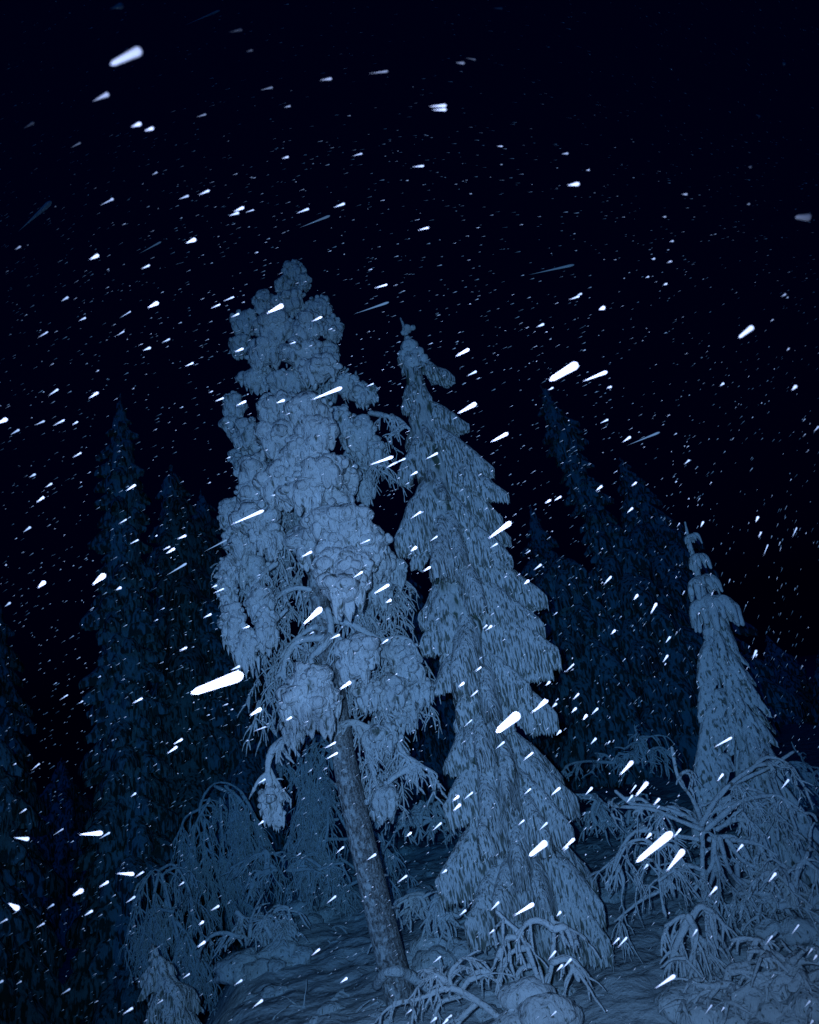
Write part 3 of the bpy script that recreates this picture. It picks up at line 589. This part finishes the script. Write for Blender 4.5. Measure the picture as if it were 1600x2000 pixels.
BIG = [ # head x, y, dx, dy, width, distance, label
 (474,1318,100,-36,22,2.2,'largest white falling snowflake, left of the pine below its crown'),
 (277,97,62,-30,20,2.3,'big white falling snowflake near the top left corner'),
 (213,183,32,-15,10,3,'bright snowflake just below the big one at top left'),
 (241,10,27,-8,11,3.5,'snowflake touching the top edge at left'),
 (101,393,66,-60,15,7.5,'wide pale blue snowflake at the left edge above mid-height'),
 (276,241,20,-7,8,3,'bright snowflake of a close trio in the upper left'),(300,250,18,-6,6,3,'second snowflake of the close trio in the upper left'),
 (1128,711,54,-32,17,2.4,'large white snowflake right of the spruce tip'),(1186,726,48,-19,8,3.5,'long thin snowflake beside the large one right of the spruce tip'),
 (1471,638,28,-22,13,3,'bright snowflake high at the right side'),(1583,425,30,1,17,3.6,'broad blurry snowflake at the right edge'),
 (1014,1394,44,-36,18,2.5,'big white snowflake on the middle of the bright spruce'),(1313,1626,70,-58,15,2.8,'long bright snowflake left of the tangled right shrub'),
 (1336,1660,34,-42,12,3,'bright snowflake beside the long one at the right shrub'),(998,1020,44,-32,10,3.2,'white snowflake at the right edge of the bright spruce'),
 (930,788,36,-20,9,3.2,'snowflake streaking past the upper right side of the spruce'),(668,757,60,-24,8,4.2,'pale wide snowflake on the upper pine crown'),
 (553,596,32,-16,9,3,'white snowflake on the top of the pine'),(515,997,64,-28,6,4.2,'pale long snowflake on the pine crown left'),
 (628,1188,36,-32,11,2.8,'bright snowflake over the pine trunk below the crown'),(205,1122,24,-20,11,2.8,'bright snowflake crossing the tall left spruce'),
 (200,1627,46,-3,9,3,'horizontal white snowflake in the dark lower left'),(57,1639,30,3,9,4,'horizontal pale snowflake near the left edge low down'),(262,1707,34,1,7,3.4,'flat thin snowflake above the young left spruce'),
 (37,1776,20,12,10,2.8,'snowflake slanting down at the left edge near the bottom'),(162,1738,20,-12,9,2.8,'plump white snowflake in the dark lower left'),
 (760,590,70,-24,8,7,'faint long snowflake right of the pine top'),(645,421,60,-24,8,6.5,'faint long snowflake above the pine'),(1122,517,90,-20,9,9,'very faint long snowflake over the spruce tip'),
 (1289,844,64,-26,8,6.5,'faint long snowflake above the far right spruces'),(365,1100,40,-24,8,5,'pale snowflake between the left spruces and the pine'),(444,1054,46,-24,6,6,'pale blue thin snowflake left of the pine crown'),
 (768,892,46,-16,6,4.2,'fuzzy pale snowflake at the right edge of the pine crown'),(1068,1644,34,-28,14,3.6,'double-headed snowflake over the lower bright spruce'),(1043,1765,40,-24,8,3.4,'snowflake above the forked shrub'),
 (1319,1905,40,-26,8,3.6,'snowflake over the smooth snow at bottom right'),(1236,1487,26,-28,7,3.2,'snowflake right of the bright spruce low down'),(1265,1528,24,-28,7,3,'snowflake left of the upright twig of the right shrub'),
 (872,206,34,-2,6,3.2,'upper of two parallel snowflakes in the top middle'),(872,214,28,-1,5.5,3.2,'lower of two parallel snowflakes in the top middle'),(1132,359,24,-3,8,3.6,'snowflake in the upper right sky'),
 (473,58,26,-5,5,3.4,'snowflake near the top edge left of centre'),(758,139,38,-5,4,3.8,'thin snowflake in the top middle'),(383,467,20,-8,8,3.2,'double snowflake above the left side of the pine'),
 (309,591,20,-10,7,3,'snowflake left of the pine top'),(992,846,34,-18,6,3.2,'snowflake between the spruce and the far slender spruce'),(916,682,26,-14,5,3,'snowflake just right of the spruce tip'),
 (193,498,18,-9,7,3,'snowflake left in the sky at a quarter height'),(14,818,20,-10,8,3,'snowflake at the left edge in mid-height'),(88,1136,14,-12,8,3,'snowflake left of the tall left spruce'),
 (315,472,44,-24,6,7.5,'faint streaking snowflake in the upper left sky'),(430,20,70,-30,6,9,'very faint long snowflake near the top edge'),(1430,1440,36,-20,5,4.4,'pale wide snowflake over the knobbed small spruce'),(510,1384,22,-14,7,3,'snowflake under the largest one left of the pine'),
 (1122,0+1638,24,-22,5,3.2,'snowflake at the right hem of the bright spruce'),(1070,1368,34,-26,5,3.2,'snowflake on a right bough tip of the bright spruce'),(760,1142,30,-18,5,3.4,'snowflake in the gap right of the pine crown'),(685,1332,22,-15,5,3,'snowflake beside the trunk at the lower pine clumps'),(1182,600,12,-5,9,3.4,'clustered snowflake in the right sky'),(1556,753,10,-10,8,3.2,'snowflake cluster at the right edge')]
placed = []
for b_ in BIG: put(*b_[:4], b_[4]*(.85 if b_[5] < 4.5 else .62), b_[5]*((.45 if b_[1] < 450 else .62) if b_[5] < 4.5 else 1.35), b_[6]); placed.append(b_[:2])
rf = np.random.RandomState(99); G = 'small snowflakes falling all over the picture'
def dens(x, y):   # fewer flakes in the top corners
    return 1.0 if y > 260 else .45
k = 0
while k < 240:
    x, y = rf.uniform(0, 1600), rf.uniform(0, 2000)
    if rf.rand() > dens(x, y): continue
    v = flow(x, y); L = rf.uniform(12, 26)*(.45 if x > 1150 and y < 800 else 1); v = v+rf.uniform(-.08, .08, 2)
    put(x, y, v[0]*L, v[1]*L, rf.uniform(2.2, 5.2), (1.4+.0016*y/1)*rf.uniform(.9, 1.5) if y < 600 else rf.uniform(2.2, 4), 'small white snowflake falling slantwise through the air', G); k += 1
sm = MB(); cnt = 0
while cnt < 6500:
    x, y = rf.uniform(-60, 1660), rf.uniform(-60, 2060)
    if rf.rand() > dens(x, y): continue
    v = flow(x, y); L = rf.uniform(2, 5)+rf.rand()**2*8*(.5 if x > 1150 and y < 800 else 1); wpx = .7+2.0*rf.rand()**4; D = 3.2+9*rf.rand()**.7
    T, a, b, z = frame(x, y, v[0]*L, v[1]*L, wpx, D)
    sm.add(T+lV[:, :1]*a+lV[:, 1:2]*b+lV[:, 2:]*z, None, lF); cnt += 1
o = sm.build('fine_snowfall', M_flake); tag(o, 'thousands of tiny distant snowflakes drifting through the night air', 'snowfall', kind='stuff')
